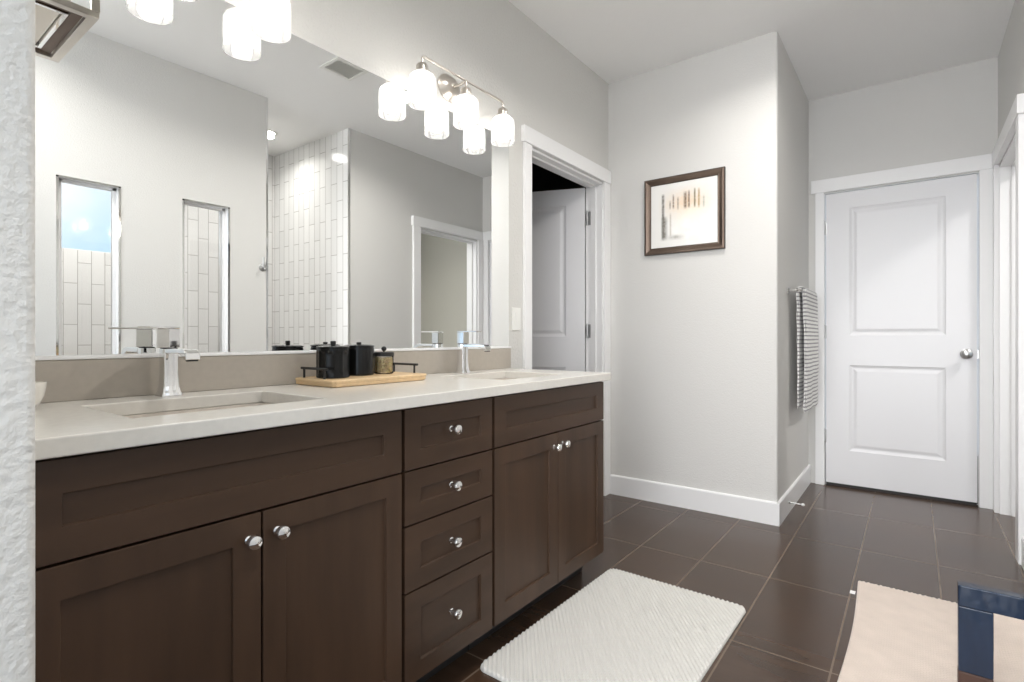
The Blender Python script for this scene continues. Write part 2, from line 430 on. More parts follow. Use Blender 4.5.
# casings: flat legs with a slightly wider, thicker head board
def casing_x(name, xw, sgn, y0, y1, ztop, leg0, leg1, over0, over1, head=.085, th=.018):
    """door casing on a wall whose face is x = xw, projecting by sgn"""
    c = tag(thing(name, (xw, (y0 + y1) / 2, 0), None, None), kind='structure')
    a, b = sorted((xw, xw + sgn * th))
    obj('leg', B(a, b, y0 - leg0, y0 - .004, 0, ztop + .006), M['trim'], c, bevel=.0015)
    obj('leg', B(a, b, y1 + .004, y1 + leg1, 0, ztop + .006), M['trim'], c, bevel=.0015)
    a, b = sorted((xw, xw + sgn * (th + .006)))
    obj('head', B(a, b, y0 - leg0 - over0, y1 + leg1 + over1, ztop + .006, ztop + .006 + head), M['trim'], c, bevel=.0015)
    return c
casing_x('trim_1', 0, 1, OY0, OY1, OZ, .066, .082, .014, .0)
casing_x('trim_2', XR, -1, RY0, RY1, 2.052, .09, .072, .014, -.003, head=.088, th=.024)
# jamb linings (with door stops)
def jamb_x(name, x0, x1, y0, y1, zt, stop):
    bm = NB(); t = .012
    box(bm, x0, x1, y0, y0 + t, 0, zt); box(bm, x0, x1, y1 - t, y1, 0, zt); box(bm, x0, x1, y0, y1, zt - t, zt)
    s0, s1 = stop
    box(bm, s0, s1, y0 + t, y0 + t + .011, 0, zt - t); box(bm, s0, s1, y1 - t - .011, y1 - t, 0, zt - t); box(bm, s0, s1, y0 + t, y1 - t, zt - t - .011, zt - t)
    return struct(name, bm, M['trim'])
jamb_x('trim_3', -.116, .002, OY0 - .001, OY1 + .001, OZ + .001, (-.075, -.04))
jamb_x('trim_4', XR - .002, XR + .131, RY0 - .001, RY1 + .001, 2.049, (XR + .05, XR + .085))
# main door casing
c = tag(thing('trim_9', ((DX0 + DX1) / 2, YD, 0), None, None), kind='structure')
obj('leg', B(1.072, DX0 - .006, YD - .018, YD, 0, DZ + .012), M['trim'], c, bevel=.0015)
obj('leg', B(DX1 + .006, XR - .022, YD - .018, YD, 0, DZ + .012), M['trim'], c, bevel=.0015)
obj('head', B(1.046, XR - .018, YD - .024, YD, DZ + .012, DZ + .102), M['trim'], c, bevel=.0015)
bm = NB(); box(bm, DX0 - .006, DX1 + .006, YD + .04, YD + .06, 0.0, .006)
box(bm, DX0 - .0055, DX0 - .003, YD, YD + .12, 0, DZ + .004); box(bm, DX1 + .003, DX1 + .0055, YD, YD + .12, 0, DZ + .004); box(bm, DX0 - .006, DX1 + .006, YD, YD + .12, DZ + .003, DZ + .0055)
struct('trim_10', bm, M['trim'])

# doors -----------------------------------------------------------------
DSTEP = [(.004, .003), (.016, .007), (.024, .007), (.040, .003), (.044, .0025)]
def add_hinges(parent, pts, ax, m):
    for (x, y, z) in pts:
        bm = NB(); lathe(bm, [(.0065, 0), (.0065, .09)], (x, y, z - .045), n=12)
        lathe(bm, [(.0045, .09), (.0045, .096)], (x, y, z - .045), n=8)
        box(bm, *ax(x, y), z - .045, z + .045)
        obj('hinge', bm, m, parent, smooth=40)
d1 = tag(thing('door_1', ((DX0 + DX1) / 2, YD + .002, .012), None, None), kind='structure')
w = DX1 - DX0 - .004; h = DZ - .024
P = lambda u, v, d: (DX0 + .002 + u, YD + .002 + d, .022 + v)
obj('slab', panelled(NB(), w, h, .035, [(.142, w - .150, .235, .825), (.142, w - .150, 1.030, 1.908)], DSTEP, P), M['door'], d1)
add_hinges(d1, [(DX0 - .002, YD - .005, z) for z in (1.806, 1.076, .345)], lambda x, y: (x - .012, x + .012, y + .006, y + .0075), M['steel'])
bm = NB(); kx, kz = 1.890, .935
lathe(bm, [(.031, 0), (.031, .004), (.026, .007), (.012, .009), (.010, .028), (.016, .034), (.026, .042), (.0285, .052), (.026, .060), (.016, .066), (.001, .068)][::1], (kx, 0, kz), n=28, axis='y')
for v in bm.verts: v.co.y = YD + .001 - v.co.y
obj('door_handle', bm, M['steel'], d1, smooth=35)
obj('latch', B(DX1 - .0025, DX1 + .004, YD - .004, YD + .02, kz - .028, kz + .028), M['steel'], d1)
obj('gap_shade', B(DX0 + .004, DX1 - .004, YD + .012, YD + .03, .0005, .0215), M['blackm'], d1)  # black strip standing in for the shade in the gap under the door
struct('trim_11', B(DX0 - .006, DX1 + .006, YD + .045, YD + .12, 0, .3), M['dark'])

d2 = tag(thing('door_2', (-.105, 3.112, .012), None, None), kind='structure')
dv = Vector((-.329, -.127)).normalized(); nv = Vector((dv.y, -dv.x))   # nv faces the camera side
if nv.dot(Vector((1.6, -3.1))) < 0: nv = -nv
P = lambda u, v, d: (-.108 + dv.x * u - nv.x * d, 3.108 + dv.y * u - nv.y * d, .014 + v)
obj('slab', panelled(NB(), .76, 2.012, .035, [(.125, .635, .235, .825), (.125, .635, 1.030, 1.900)], DSTEP, P, both=True), M['door'], d2)
add_hinges(d2, [(-.098, 3.1235, z) for z in (1.827, 1.08, .32)], lambda x, y: (x + .0, x + .035, y + .0125, y + .0145), M['steel'])

# baseboards -------------------------------------------------------------
def bprof(t=.014, h=.128): return [(0, 0), (t, 0), (t, h - .008), (t - .005, h), (0, h)]
bm = NB()
prism(bm, [(YP - u, v) for u, v in bprof()], .020, XC + .014, ax='x')
struct('baseboard_back', bm, M['trim'])
struct('baseboard_alcove', prism(NB(), [(XC + u, v) for u, v in bprof()], YP - .013, YD, ax='y'), M['trim'])
struct('baseboard_right', prism(NB(), [(XR - u, v) for u, v in bprof()], SY1 + .02, RY0 - .09, ax='y'), M['trim'])
struct('baseboard_right_near', prism(NB(), [(XR - u, v) for u, v in bprof()], -.6, SY0 - .01, ax='y'), M['trim'])

# ================================================================ VANITY
YV0, YV1 = YS + .006, 2.084
FT = .020      # front thickness
ZT = .846      # top of fronts
KZ = .112      # bottom of fronts
def P_front(y0, z0): return lambda u, v, d: (XF - d, y0 + u, z0 + v)
SH = [(.0012, .0075)]
def front(name, y0, y1, z0, z1, parent, st=.060, m='wood', stz=None):
    w, h = y1 - y0, z1 - z0; sz = stz or st
    return obj(name, panelled(NB(), w, h, FT, [(st, w - st, sz, h - sz)], SH, P_front(y0, z0)), M[m], parent, bevel=.001)
def knob(y, z, parent):
    bm = lathe(NB(), [(.0085, 0), (.0085, .002), (.0055, .004), (.005, .012), (.009, .016), (.0145, .019), (.0155, .024), (.013, .029), (.006, .032), (.0005, .033)], (XF - .0072 if False else XF, y, z), n=24, axis='x')
    return obj('knob', bm, M['chrome'], parent, smooth=40)
def knob_rec(y, z, parent):      # mounted on the recessed panel
    bm = lathe(NB(), [(.0085, -.0075), (.0085, -.005), (.0055, -.003), (.005, .008), (.009, .012), (.0145, .015), (.0155, .020), (.013, .025), (.006, .028), (.0005, .029)], (XF, y, z), n=24, axis='x')
    return obj('knob', bm, M['chrome'], parent, smooth=40)
def carcass(y0, y1, parent, leftpad=0, kick=True):
    bm = NB(); t = .016
    xb = .012; xf = XF - FT - .0015
    box(bm, xb, xf, y0, y0 + t, .1, ZT + .004); box(bm, xb, xf, y1 - t, y1, .1, ZT + .004)
    box(bm, xb, xf, y0 + t, y1 - t, .1, .1 + t); box(bm, xb, xb + .006, y0 + t, y1 - t, .1 + t, ZT + .004)
    box(bm, xf - .06, xf, y0 + t, y1 - t, ZT - .02, ZT + .004)
    box(bm, xf - .012, xf, y0 + t, y1 - t, .1 + t, ZT - .02)
    obj('body', bm, M['carcass'], parent)
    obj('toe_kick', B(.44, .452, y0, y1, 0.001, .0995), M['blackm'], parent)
V1 = thing('vanity_cabinet', (.30, .57, 0), 'dark brown two-door sink cabinet nearest the camera, under the left basin', 'cabinet', 'vanity base cabinets')
carcass(YV0, .9445, V1)
front('false_drawer_front', YV0 + .004, .9425, .684, ZT, V1, st=.058, m='wood_h', stz=.055)
d = front('door', YV0 + .004, .5655, KZ, .679, V1, st=.056); knob(.540, .629, d)
d = front('door', .5705, .9425, KZ, .679, V1, st=.050); knob(.600, .632, d)
V2 = thing('drawer_cabinet', (.30, 1.135, 0), 'dark brown cabinet with four stacked drawers between the two sink cabinets', 'cabinet', 'vanity base cabinets')
carcass(.9505, 1.3215, V2)
for z0, z1, kz in ((.684, ZT, .772), (.538, .679, .609), (.360, .533, .447), (KZ, .355, .240)):
    d = front('drawer', .954, 1.3185, z0, z1, V2, st=.056, m='wood_h', stz=.05)
    knob_rec(1.136, kz, d)
V3 = thing('vanity_cabinet', (.30, 1.71, 0), 'dark brown two-door sink cabinet at the far end, next to the closet doorway', 'cabinet', 'vanity base cabinets')
carcass(1.3275, YV1 - .002, V3)
front('false_drawer_front', 1.3305, YV1 - .004, .684, ZT, V3, st=.060, m='wood_h', stz=.053)
d = front('door', 1.3305, 1.7085, KZ, .679, V3, st=.056); knob(1.680, .630, d)
d = front('door', 1.7125, YV1 - .004, KZ, .679, V3, st=.052); knob(1.740, .634, d)
obj('end_panel', B(.012, XF - FT, YV1 - .0015, YV1 + .0005, .1, ZT + .004), M['wood'], V3)

# countertop with the two cut-outs
S1 = (.150, .455, .375, .785); S2 = (.150, .455, 1.505, 1.915)
bm = NB()
ys = sorted({YS + .001, 2.100, S1[2], S1[3], S2[2], S2[3]}); xs = [.001, .150, .455, XCT]
z0, z1 = .853, ZC
def q(b, pts): b.faces.new([b.verts.new(p) for p in pts])
for i in range(3):
    for j in range(len(ys) - 1):
        hole = i == 1 and j in (1, 3)
        x0, x1, y0, y1 = xs[i], xs[i + 1], ys[j], ys[j + 1]
        if hole:
            for a, b2 in (((x0, y0), (x1, y0)), ((x1, y0), (x1, y1)), ((x1, y1), (x0, y1)), ((x0, y1), (x0, y0))):
                q(bm, [(*a, z0), (*b2, z0), (*b2, z1), (*a, z1)])
        else:
            q(bm, [(x0, y0, z1), (x1, y0, z1), (x1, y1, z1), (x0, y1, z1)]); q(bm, [(x0, y0, z0), (x1, y0, z0), (x1, y1, z0), (x0, y1, z0)])
for i in range(3):
    for y in (ys[0], ys[-1]): q(bm, [(xs[i], y, z0), (xs[i + 1], y, z0), (xs[i + 1], y, z1), (xs[i], y, z1)])
for j in range(len(ys) - 1):
    for x in (xs[0], xs[-1]): q(bm, [(x, ys[j], z0), (x, ys[j + 1], z0), (x, ys[j + 1], z1), (x, ys[j], z1)])
tag(obj('countertop', bm, M['quartz'], bevel=.003), 'long warm white quartz countertop with two basin cut-outs on the brown cabinets', 'countertop')
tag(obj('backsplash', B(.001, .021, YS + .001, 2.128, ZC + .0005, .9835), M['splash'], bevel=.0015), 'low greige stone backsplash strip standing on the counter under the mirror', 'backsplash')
def basin(S, label):
    x0, x1, y0, y1 = S
    t = thing('sink_basin', ((x0 + x1) / 2, (y0 + y1) / 2, .73), label, 'sink', 'basins set in the long countertop')
    bm = NB(); lv = [(-.010, .8525, .012), (.0, .8525, .014), (.004, .80, .02), (.012, .765, .03), (.04, .752, .04)]
    rings = []
    for ins, z, r in lv:
        rings.append([bm.verts.new((x, y, z)) for x, y in rrect(x0 + ins, x1 - ins, y0 + ins, y1 - ins, r)])
    for a, b2 in zip(rings, rings[1:]):
        for k in range(len(a)): bm.faces.new((a[k], a[(k + 1) % len(a)], b2[(k + 1) % len(a)], b2[k]))
    bm.faces.new(rings[-1])
    # outer shell
    outer = [[bm.verts.new((x, y, z)) for x, y in rrect(x0 - .010 + i2, x1 + .010 - i2, y0 - .010 + i2, y1 + .010 - i2, .012)] for i2, z in ((0, .8525), (.01, .75), (.03, .742))]
    for a, b2 in zip(outer, outer[1:]):
        for k in range(len(a)): bm.faces.new((a[k], a[(k + 1) % len(a)], b2[(k + 1) % len(a)], b2[k]))
    bm.faces.new(outer[-1])
    obj('bowl', bm, M['basin'], t, smooth=40)
    bm = lathe(NB(), [(.024, .7515), (.024, .7545), (.019, .7555), (.017, .7535), (.0005, .7535)], ((x0 + x1) / 2 - .03, (y0 + y1) / 2, 0), n=24)
    obj('drain', bm, M['drain'], t, smooth=35)
basin(S1, 'rectangular undermount basin nearer the camera, left of the wooden tray')
basin(S2, 'rectangular undermount basin at the far end of the counter, right of the wooden tray')

# mirror
tag(obj('wall_mirror', B(.0008, .0068, YS + .001, 2.131, .9935, 2.029), M['mirror'], bevel=.001), 'large frameless wall mirror above the backsplash behind both basins', 'mirror')

tag(obj('mirror_channel', B(.0008, .0235, YS + .001, 2.131, .984, .9932), M['trim'], bevel=.002), 'thin white ledge strip running between the mirror and the backsplash', 'mirror ledge')

# ---------------------------------------------------------------- faucets
def faucet(y, lev, label):
    t = thing('faucet', (.081, y, ZC), label, 'faucet', 'chrome faucets at the basins')
    x = .081; zb = ZC
    # body: square, flared at the foot
    bm = NB(); rings = []
    for hh, s in ((0, .0245), (.004, .0245), (.012, .0215), (.03, .0185), (.06, .0172), (.1225, .0172)):
        rings.append([bm.verts.new((px, py, zb + .0003 + hh)) for px, py in rrect(x - s, x + s, y - s, y + s, .004, 3)])
    for a, b2 in zip(rings, rings[1:]):
        for k in range(len(a)): bm.faces.new((a[k], a[(k + 1) % len(a)], b2[(k + 1) % len(a)], b2[k]))
    bm.faces.new(rings[0][::-1]); bm.faces.new(rings[-1])
    obj('body', bm, M['chrome'], t, smooth=35)
    # spout: flat arm that dips a little at its end
    prof = [(x + .0175, .1235), (x + .110, .124), (x + .130, .1215), (x + .142, .113), (x + .144, .097), (x + .129, .096), (x + .118, .106), (x + .10, .112), (x + .0175, .111)]
    bm = prism(NB(), [(a, zb + b2) for a, b2 in prof], y - .0165, y + .0165, ax='y')
    sp = obj('spout', bm, M['chrome'], t, bevel=.002)
    obj('aerator', B(x + .131, x + .142, y - .012, y + .012, zb + .0935, zb + .0965), M['blackm'], sp)
    # lever block and flat handle
    obj('neck', prism(NB(), rrect(x - .0155, x + .0155, y - .0155, y + .0155, .003, 3), zb + .1228, zb + .1253), M['blackm'], t)
    a = math.atan2(lev[1], lev[0]); L = math.hypot(*lev)
    ca, sa = math.cos(a), math.sin(a)
    R = lambda u, v, z: (x + u * ca - v * sa, y + u * sa + v * ca, zb + z)
    bm = NB()
    for u0, u1, v, za, zc2 in ((-.0175, .021, .0175, .1255, .1745), (-.018, L, .0175, .1746, .180)):
        vs = [bm.verts.new(R(u, vv, z)) for u in (u0, u1) for vv in (-v, v) for z in (za, zc2)]
        for f in ((0, 1, 3, 2), (4, 6, 7, 5), (0, 4, 5, 1), (2, 3, 7, 6), (0, 2, 6, 4), (1, 5, 7, 3)): bm.faces.new([vs[i] for i in f])
    obj('lever', bm, M['chrome'], t, bevel=.0018)
faucet(.573, (.045, -.072), 'square chrome faucet at the nearer basin, lever turned towards the camera')
faucet(1.705, (.092, 0.0), 'square chrome faucet at the far basin, lever in line with its spout')

# ---------------------------------------------------------------- vanity lights
def vanity_light(yc, label):
    t = thing('vanity_light', (0, yc, 2.05), label, 'wall light', 'three-shade vanity lights on the mirror wall')
    bm = lathe(NB(), [(.058, 0.0005), (.058, .006), (.050, .012), (.040, .026), (.018, .034), (.010, .036)], (0, 0, 0), n=36, axis='x')
    for v in bm.verts: v.co.y *= 1.15; v.co.y += yc - .01; v.co.z += 2.128
    obj('backplate', bm, M['nickel'], t, smooth=40)
    xb = .095; zb = 2.138
    obj('arm', tube(NB(), [(.03, yc - .01, 2.128), (.07, yc - .005, 2.128), (xb, yc, zb)], .006), M['nickel'], t, smooth=40)
    pts = [(xb, yc - .256, 2.100), (xb, yc - .256, zb - .012), (xb, yc - .2535, zb - .005), (xb, yc - .246, zb),
           (xb, yc + .246, zb), (xb, yc + .2535, zb - .005), (xb, yc + .256, zb - .012), (xb, yc + .256, 2.100)]
    bm = tube(NB(), pts, .0052); tube(bm, [(xb, yc, zb), (xb, yc, 2.100)], .0052)
    obj('crossbar', bm, M['nickel'], t, smooth=40)
    for k in (-1, 0, 1):
        y = yc + .256 * k
        bm = lathe(NB(), [(.012, 2.108), (.019, 2.104), (.023, 2.098), (.023, 2.080), (.028, 2.077), (.028, 2.070), (.018, 2.060)], (xb, y, 0), n=24)
        s = obj('socket', bm, M['nickel'], t, smooth=35)
        z0 = 1.946; z1 = 2.068
        prof = [(.026, z1), (.040, z1 - .002), (.049, z1 - .010), (.0545, z1 - .022), (.0545, z0 + .02), (.056, z0 + .004), (.0545, z0), (.052, z0), (.052, z0 + .004), (.051, z0 + .02), (.051, z1 - .022), (.046, z1 - .012), (.038, z1 - .006), (.026, z1 - .004)]
        bm = lathe(NB(), prof, (xb, y, 0), n=40, caps=False)
        for v in bm.verts:      # seeded glass: slight waviness
            a = math.atan2(v.co.y - y, v.co.x - xb); 
        obj('lamp_shade', bm, M['shade'], t, smooth=50)
        bm = lathe(NB(), [(.0125, 2.050), (.0125, 2.035), (.020, 2.022), (.0285, 2.002), (.030, 1.988), (.0265, 1.972), (.016, 1.961), (.0005, 1.957)], (xb, y, 0), n=24)
        obj('bulb', bm, M['bulb'], t, smooth=60)
vanity_light(1.711, 'three-shade nickel vanity light seen whole above the far basin')
vanity_light(.586, 'three-shade vanity light cut off by the top edge above the nearer basin')

# ================================================================ THINGS ON THE COUNTER
tr = thing('serving_tray', (.08, 1.21, ZC), 'pale wooden tray with black rail handles on the counter between the basins', 'tray')
oct_ = [(-.03 + .0, .985), (.205, .985), (.225, 1.0), (.225, 1.365), (.19, 1.40), (.055, 1.44), (.025, 1.40), (.025, 1.02)]
def board(z0, z1, ins):
    return rrect(.035 + ins, .222 - ins, .985 + ins, 1.405 - ins, .012, 4)
bm = NB(); rings = []
for z, i in ((.0008, .006), (.003, .003), (.0095, .002), (.0105, .004), (.0115, .002), (.020, .0), (.023, .003)):
    pl = [(.030 + i, .970), (.036 + i, .954 + i), (.238 - i, .953 + i), (.246 - i, .962 + i), (.243 - i, 1.330 - i), (.228 - i, 1.352 - i), (.040 + i, 1.352 - i), (.030 + i, 1.34)]
    rings.append([bm.verts.new((x, y, ZC + z)) for x, y in pl])
for a, b2 in zip(rings, rings[1:]):
    for k in range(len(a)): bm.faces.new((a[k], a[(k + 1) % len(a)], b2[(k + 1) % len(a)], b2[k]))
bm.faces.new(rings[0][::-1]); bm.faces.new(rings[-1])
obj('board', bm, M['tray'], tr, bevel=.0012)
zt = ZC + .0232
for y, dy in ((.9655, 0), (1.336, 0)):
    bm = NB()
    tube(bm, [(.056, y + dy, zt + .031), (.196, y + dy, zt + .031)], .0042, n=10)
    for xx in (.070, .180): tube(bm, [(xx, y, zt + .0003), (xx, y, zt + .0305)], .0036, n=10)
    obj('handle', bm, M['blackm'], tr, smooth=45)
def canister(x, y, r, hh, label, flute, kr, kh=.0235):
    t = thing('canister', (x, y, zt), label, 'canister', 'lidded canisters on the wooden tray')
    b0 = [(r * .94, 0.0003), (r, .004), (r, hh - .006), (r * .97, hh)]
    if flute: b0 = [(r * .94, .0003), (r, .003)] + [(r, hh * k / 8) for k in range(1, 8)] + [(r, hh - .006), (r * .97, hh)]
    bm = lathe(NB(), b0, (x, y, zt), n=96 if flute else 40, flute=(12, .055, (.004, hh - .008)) if flute else None)
    obj('body', bm, M['black'], t, smooth=35)
    l = obj('lid', lathe(NB(), [(r * .9, hh + .0004), (r * 1.02, hh + .001), (r * 1.02, hh + .005), (r * .8, hh + .008), (r * .2, hh + .0095), (.0005, hh + .0095)], (x, y, zt), n=40), M['black'], t, smooth=35)
    obj('lid_knob', lathe(NB(), [(kr * .8, hh + .0096), (kr, hh + .0115), (kr, hh + kh - .002), (kr * .85, hh + kh), (.0005, hh + kh)], (x, y, zt), n=24), M['blackm'], l, smooth=35)
canister(.140, 1.024, .051, .094, 'black fluted canister with round lid knob, leftmost on the wooden tray', True, .0085)
canister(.105, 1.150, .051, .096, 'smooth black canister in the middle of the wooden tray', False, .0085, .0165)
# glass jar with dark lid
jx, jy, jr, jh = .120, 1.246, .034, .062
t = thing('glass_jar', (jx, jy, zt), 'small clear glass jar of dry pieces with black ball-topped lid on the tray', 'jar', 'lidded canisters on the wooden tray')
obj('body', lathe(NB(), [(.001, .0004), (jr - .003, .0004), (jr, .004), (jr, jh)], (jx, jy, zt), n=36, caps=False), M['jar'], t, smooth=35)
bm = NB()
for k in range(420):
    rr = (jr - .0075) * math.sqrt(random.random()); a = random.random() * 2 * PI; z = .007 + random.random() * (jh - .013)
    if k < 260: rr = jr - .0075
    c0 = Vector((jx + rr * math.cos(a), jy + rr * math.sin(a), zt + z)); dd = Vector((random.gauss(0, 1), random.gauss(0, 1), random.gauss(0, 1))).normalized() * .0045
    tube(bm, [c0 - dd, c0, c0 + dd], [.0018, .0035, .0018], n=6)
tag(obj('contents', bm, M['cookie'], t, smooth=60), 'tan and brown dry pieces filling the jar', kind='stuff')
l = obj('lid', lathe(NB(), [(jr * .8, jh + .0004), (jr + .002, jh + .0006), (jr + .002, jh + .013), (jr * .9, jh + .015), (.0005, jh + .0155)], (jx, jy, zt), n=36), M['blackm'], t, smooth=35)
obj('lid_knob', lathe(NB(), [(.003, jh + .0156), (.003, jh + .018), (.007, jh + .021), (.0095, jh + .027), (.007, jh + .033), (.0005, jh + .0355)], (jx, jy, zt), n=20), M['blackm'], l, smooth=50)
# white cup half hidden by the wall
t = thing('ceramic_cup', (.135, .268, ZC), 'white ceramic cup on the counter, half hidden by the near wall', 'cup')
bm = lathe(NB(), [(.001, .006), (.030, .006), (.037, .012), (.044, .028), (.047, .046), (.048, .057), (.045, .0575), (.044, .046), (.040, .028), (.033, .013), (.001, .010)], (.135, .268, ZC), n=36, caps=False)
obj('body', bm, M['cup'], t, smooth=45)
obj('foot', lathe(NB(), [(.027, .0004), (.028, .003), (.028, .0058), (.024, .0058)], (.135, .268, ZC), n=30), M['blackm'], t, smooth=35)

# ================================================================ WALL THINGS
# light switch
t = thing('light_switch', (0, 2.192, 1.075), 'white rocker light switch on the wall strip between mirror and closet casing', 'switch')
obj('cover_plate', B(.0004, .006, 2.163, 2.233, 1.074, 1.190), M['plastic'], t, bevel=.002)
obj('rocker', prism(NB(), [(.0062, 1.099), (.0075, 1.099), (.010, 1.165), (.0062, 1.165)], 2.182, 2.214, ax='y'), M['plastic'], t, bevel=.0008)

# framed picture
PX0, PX1, PZ0, PZ1 = .262, .752, 1.556, 2.030
t = thing('framed_picture', ((PX0 + PX1) / 2, YP, PZ0), 'bronze framed abstract print with vertical streaks on the light wall', 'picture')
bm = NB(); prof = [(0, 0), (0, .016), (.004, .021), (.012, .022), (.020, .019), (.028, .015), (.032, .013), (.036, .014), (.040, .011), (.040, 0)]
cor = []
for sx_, sz_ in ((0, 0), (1, 0), (1, 1), (0, 1)):
    cor.append([bm.verts.new(((PX0 + i if not sx_ else PX1 - i), YP - .0006 - d_, (PZ0 + i if not sz_ else PZ1 - i))) for i, d_ in prof])
for k in range(4):
    a, b2 = cor[k], cor[(k + 1) % 4]
    for i in range(len(prof)): bm.faces.new((a[i], b2[i], b2[(i + 1) % len(prof)], a[(i + 1) % len(prof)]))
fr = obj('frame', bm, M['frame'], t)
bm = NB(); e = .0035
for a in ((PX0 - .0008, PX1 + .0008, PZ0 - .0008, PZ0 + e), (PX0 - .0008, PX1 + .0008, PZ1 - e, PZ1 + .0008), (PX0 - .0008, PX0 + e, PZ0, PZ1), (PX1 - e, PX1 + .0008, PZ0, PZ1)):
    box(bm, a[0], a[1], YP - .0182, YP - .001, a[2], a[3])
i0 = .0375
for a in ((PX0 + i0, PX1 - i0, PZ0 + i0, PZ0 + i0 + e), (PX0 + i0, PX1 - i0, PZ1 - i0 - e, PZ1 - i0), (PX0 + i0, PX0 + i0 + e, PZ0 + i0, PZ1 - i0), (PX1 - i0 - e, PX1 - i0, PZ0 + i0, PZ1 - i0)):
    box(bm, a[0], a[1], YP - .0125, YP - .010, a[2], a[3])
obj('frame_edging', bm, M['frame_d'], fr)
# the print: vertical ink streaks
m = bpy.data.materials.new('streaked_print'); m.use_nodes = True; n = m.node_tree; b = n.nodes['Principled BSDF']
b.inputs['Roughness'].default_value = .35; b.inputs['Coat Weight'].default_value = .5
geo = n.nodes.new('ShaderNodeNewGeometry'); sp = n.nodes.new('ShaderNodeSeparateXYZ'); n.links.new(geo.outputs['Position'], sp.inputs[0])
def mth(op, a, b2=None, c=None, clamp=False):
    k = n.nodes.new('ShaderNodeMath'); k.operation = op; k.use_clamp = clamp
    for i, v in enumerate((a, b2, c)):
        if v is None: continue
        if isinstance(v, (int, float)): k.inputs[i].default_value = v
        else: n.links.new(v, k.inputs[i])
    return k.outputs[0]
X, Z = sp.outputs['X'], sp.outputs['Z']
ix0, ix1, iz0, iz1 = PX0 + .04, PX1 - .04, PZ0 + .04, PZ1 - .04
nzz = n.nodes.new('ShaderNodeTexNoise'); nzz.inputs['Scale'].default_value = 90; n.links.new(geo.outputs['Position'], nzz.inputs['Vector'])
cur = n.nodes.new('ShaderNodeRGB'); cur.outputs[0].default_value = (.93, .92, .89, 1); cur = cur.outputs[0]
def paint(u, wd, v0, v1, col, st, soft=.03):
    """u across 0..1, v down 0..1"""
    global cur
    x = ix0 + (ix1 - ix0) * u; za = iz1 - (iz1 - iz0) * v1; zb = iz1 - (iz1 - iz0) * v0; wd *= (ix1 - ix0); soft *= (iz1 - iz0)
    dx_ = mth('ABSOLUTE', mth('SUBTRACT', X, x))
    fx = mth('SUBTRACT', 1, mth('DIVIDE', dx_, wd), clamp=True)
    f0 = mth('DIVIDE', mth('SUBTRACT', Z, za), soft, clamp=True); f1 = mth('DIVIDE', mth('SUBTRACT', zb, Z), soft, clamp=True)
    f = mth('MULTIPLY', mth('MULTIPLY', fx, f0), mth('MULTIPLY', f1, st))
    f = mth('MULTIPLY', f, mth('ADD', mth('MULTIPLY', nzz.outputs['Fac'], 1.2), .4), clamp=True)
    mx = n.nodes.new('ShaderNodeMix'); mx.data_type = 'RGBA'; n.links.new(f, mx.inputs['Factor']); n.links.new(cur, mx.inputs['A']); mx.inputs['B'].default_value = (*col, 1)
    cur = mx.outputs['Result']
paint(.55, .45, .05, .62, s2l(246, 214, 178), .9, .3)
paint(.60, .30, .30, .95, s2l(255, 252, 236), .8, .3)
for u, wd, v0, v1, c_, s_ in ((.19, .03, .14, .88, (95, 92, 84), 1.0), (.21, .06, .50, .88, (110, 105, 95), .9), (.30, .02, .26, .42, (130, 112, 92), .8), (.305, .02, .45, .86, (190, 180, 165), .7),
                          (.35, .02, .17, .42, (120, 96, 74), .9), (.42, .02, .22, .44, (150, 128, 104), .8), (.53, .035, .15, .44, (120, 98, 74), 1.0), (.585, .022, .14, .44, (128, 102, 78), 1.0),
                          (.67, .02, .12, .44, (124, 116, 76), 1.0), (.73, .022, .13, .45, (190, 160, 110), 1.0), (.80, .02, .25, .46, (150, 160, 140), .6), (.38, .16, .80, .90, (150, 146, 136), .7), (.20, .06, .84, .90, (80, 78, 72), .9)):
    paint(u, wd, v0, v1, s2l(*c_), s_, .05)
n.links.new(cur, b.inputs['Base Color'])
obj('print', B(ix0 - .004, ix1 + .004, YP - .0095, YP - .0065, iz0 - .004, iz1 + .004), m, t)

# towel bar and towel
t = thing('towel_bar', (XC, 3.83, 1.30), 'chrome towel bar on the alcove side wall beside the white door', 'towel bar')
TBX, TBZ = XC + .064, 1.316
for y in (3.520, 4.130):
    bm = NB(); lathe(bm, [(.022, .0004), (.022, .006), (.015, .010), (.009, .014), (.009, .054), (.013, .058), (.013, .076), (.010, .079)], (XC, y, TBZ), n=24, axis='x')
    obj('post', bm, M['chrome'], t, smooth=35)
obj('rail', tube(NB(), [(TBX, 3.530, TBZ), (TBX, 4.120, TBZ)], .0065, n=16), M['chrome'], t, smooth=40)
m = mat('grey_ribbed_towel', s2l(205, 203, 202), .95, sheen=.3)
n = m.node_tree; b = n.nodes['Principled BSDF']; geo = n.nodes.new('ShaderNodeNewGeometry'); sp = n.nodes.new('ShaderNodeSeparateXYZ'); n.links.new(geo.outputs['Position'], sp.inputs[0])
def mth2(op, a, b2):
    k = n.nodes.new('ShaderNodeMath'); k.operation = op
    for i, v in enumerate((a, b2)):
        if v is None: continue
        if isinstance(v, (int, float)): k.inputs[i].default_value = v
        else: n.links.new(v, k.inputs[i])
    return k.outputs[0]
nn = n.nodes.new('ShaderNodeTexNoise'); nn.inputs['Scale'].default_value = 40; n.links.new(geo.outputs['Position'], nn.inputs['Vector'])
st = mth2('SINE', mth2('ADD', mth2('MULTIPLY', sp.outputs['Z'], 2 * PI / .0235), mth2('MULTIPLY', nn.outputs['Fac'], 2.2)), None)
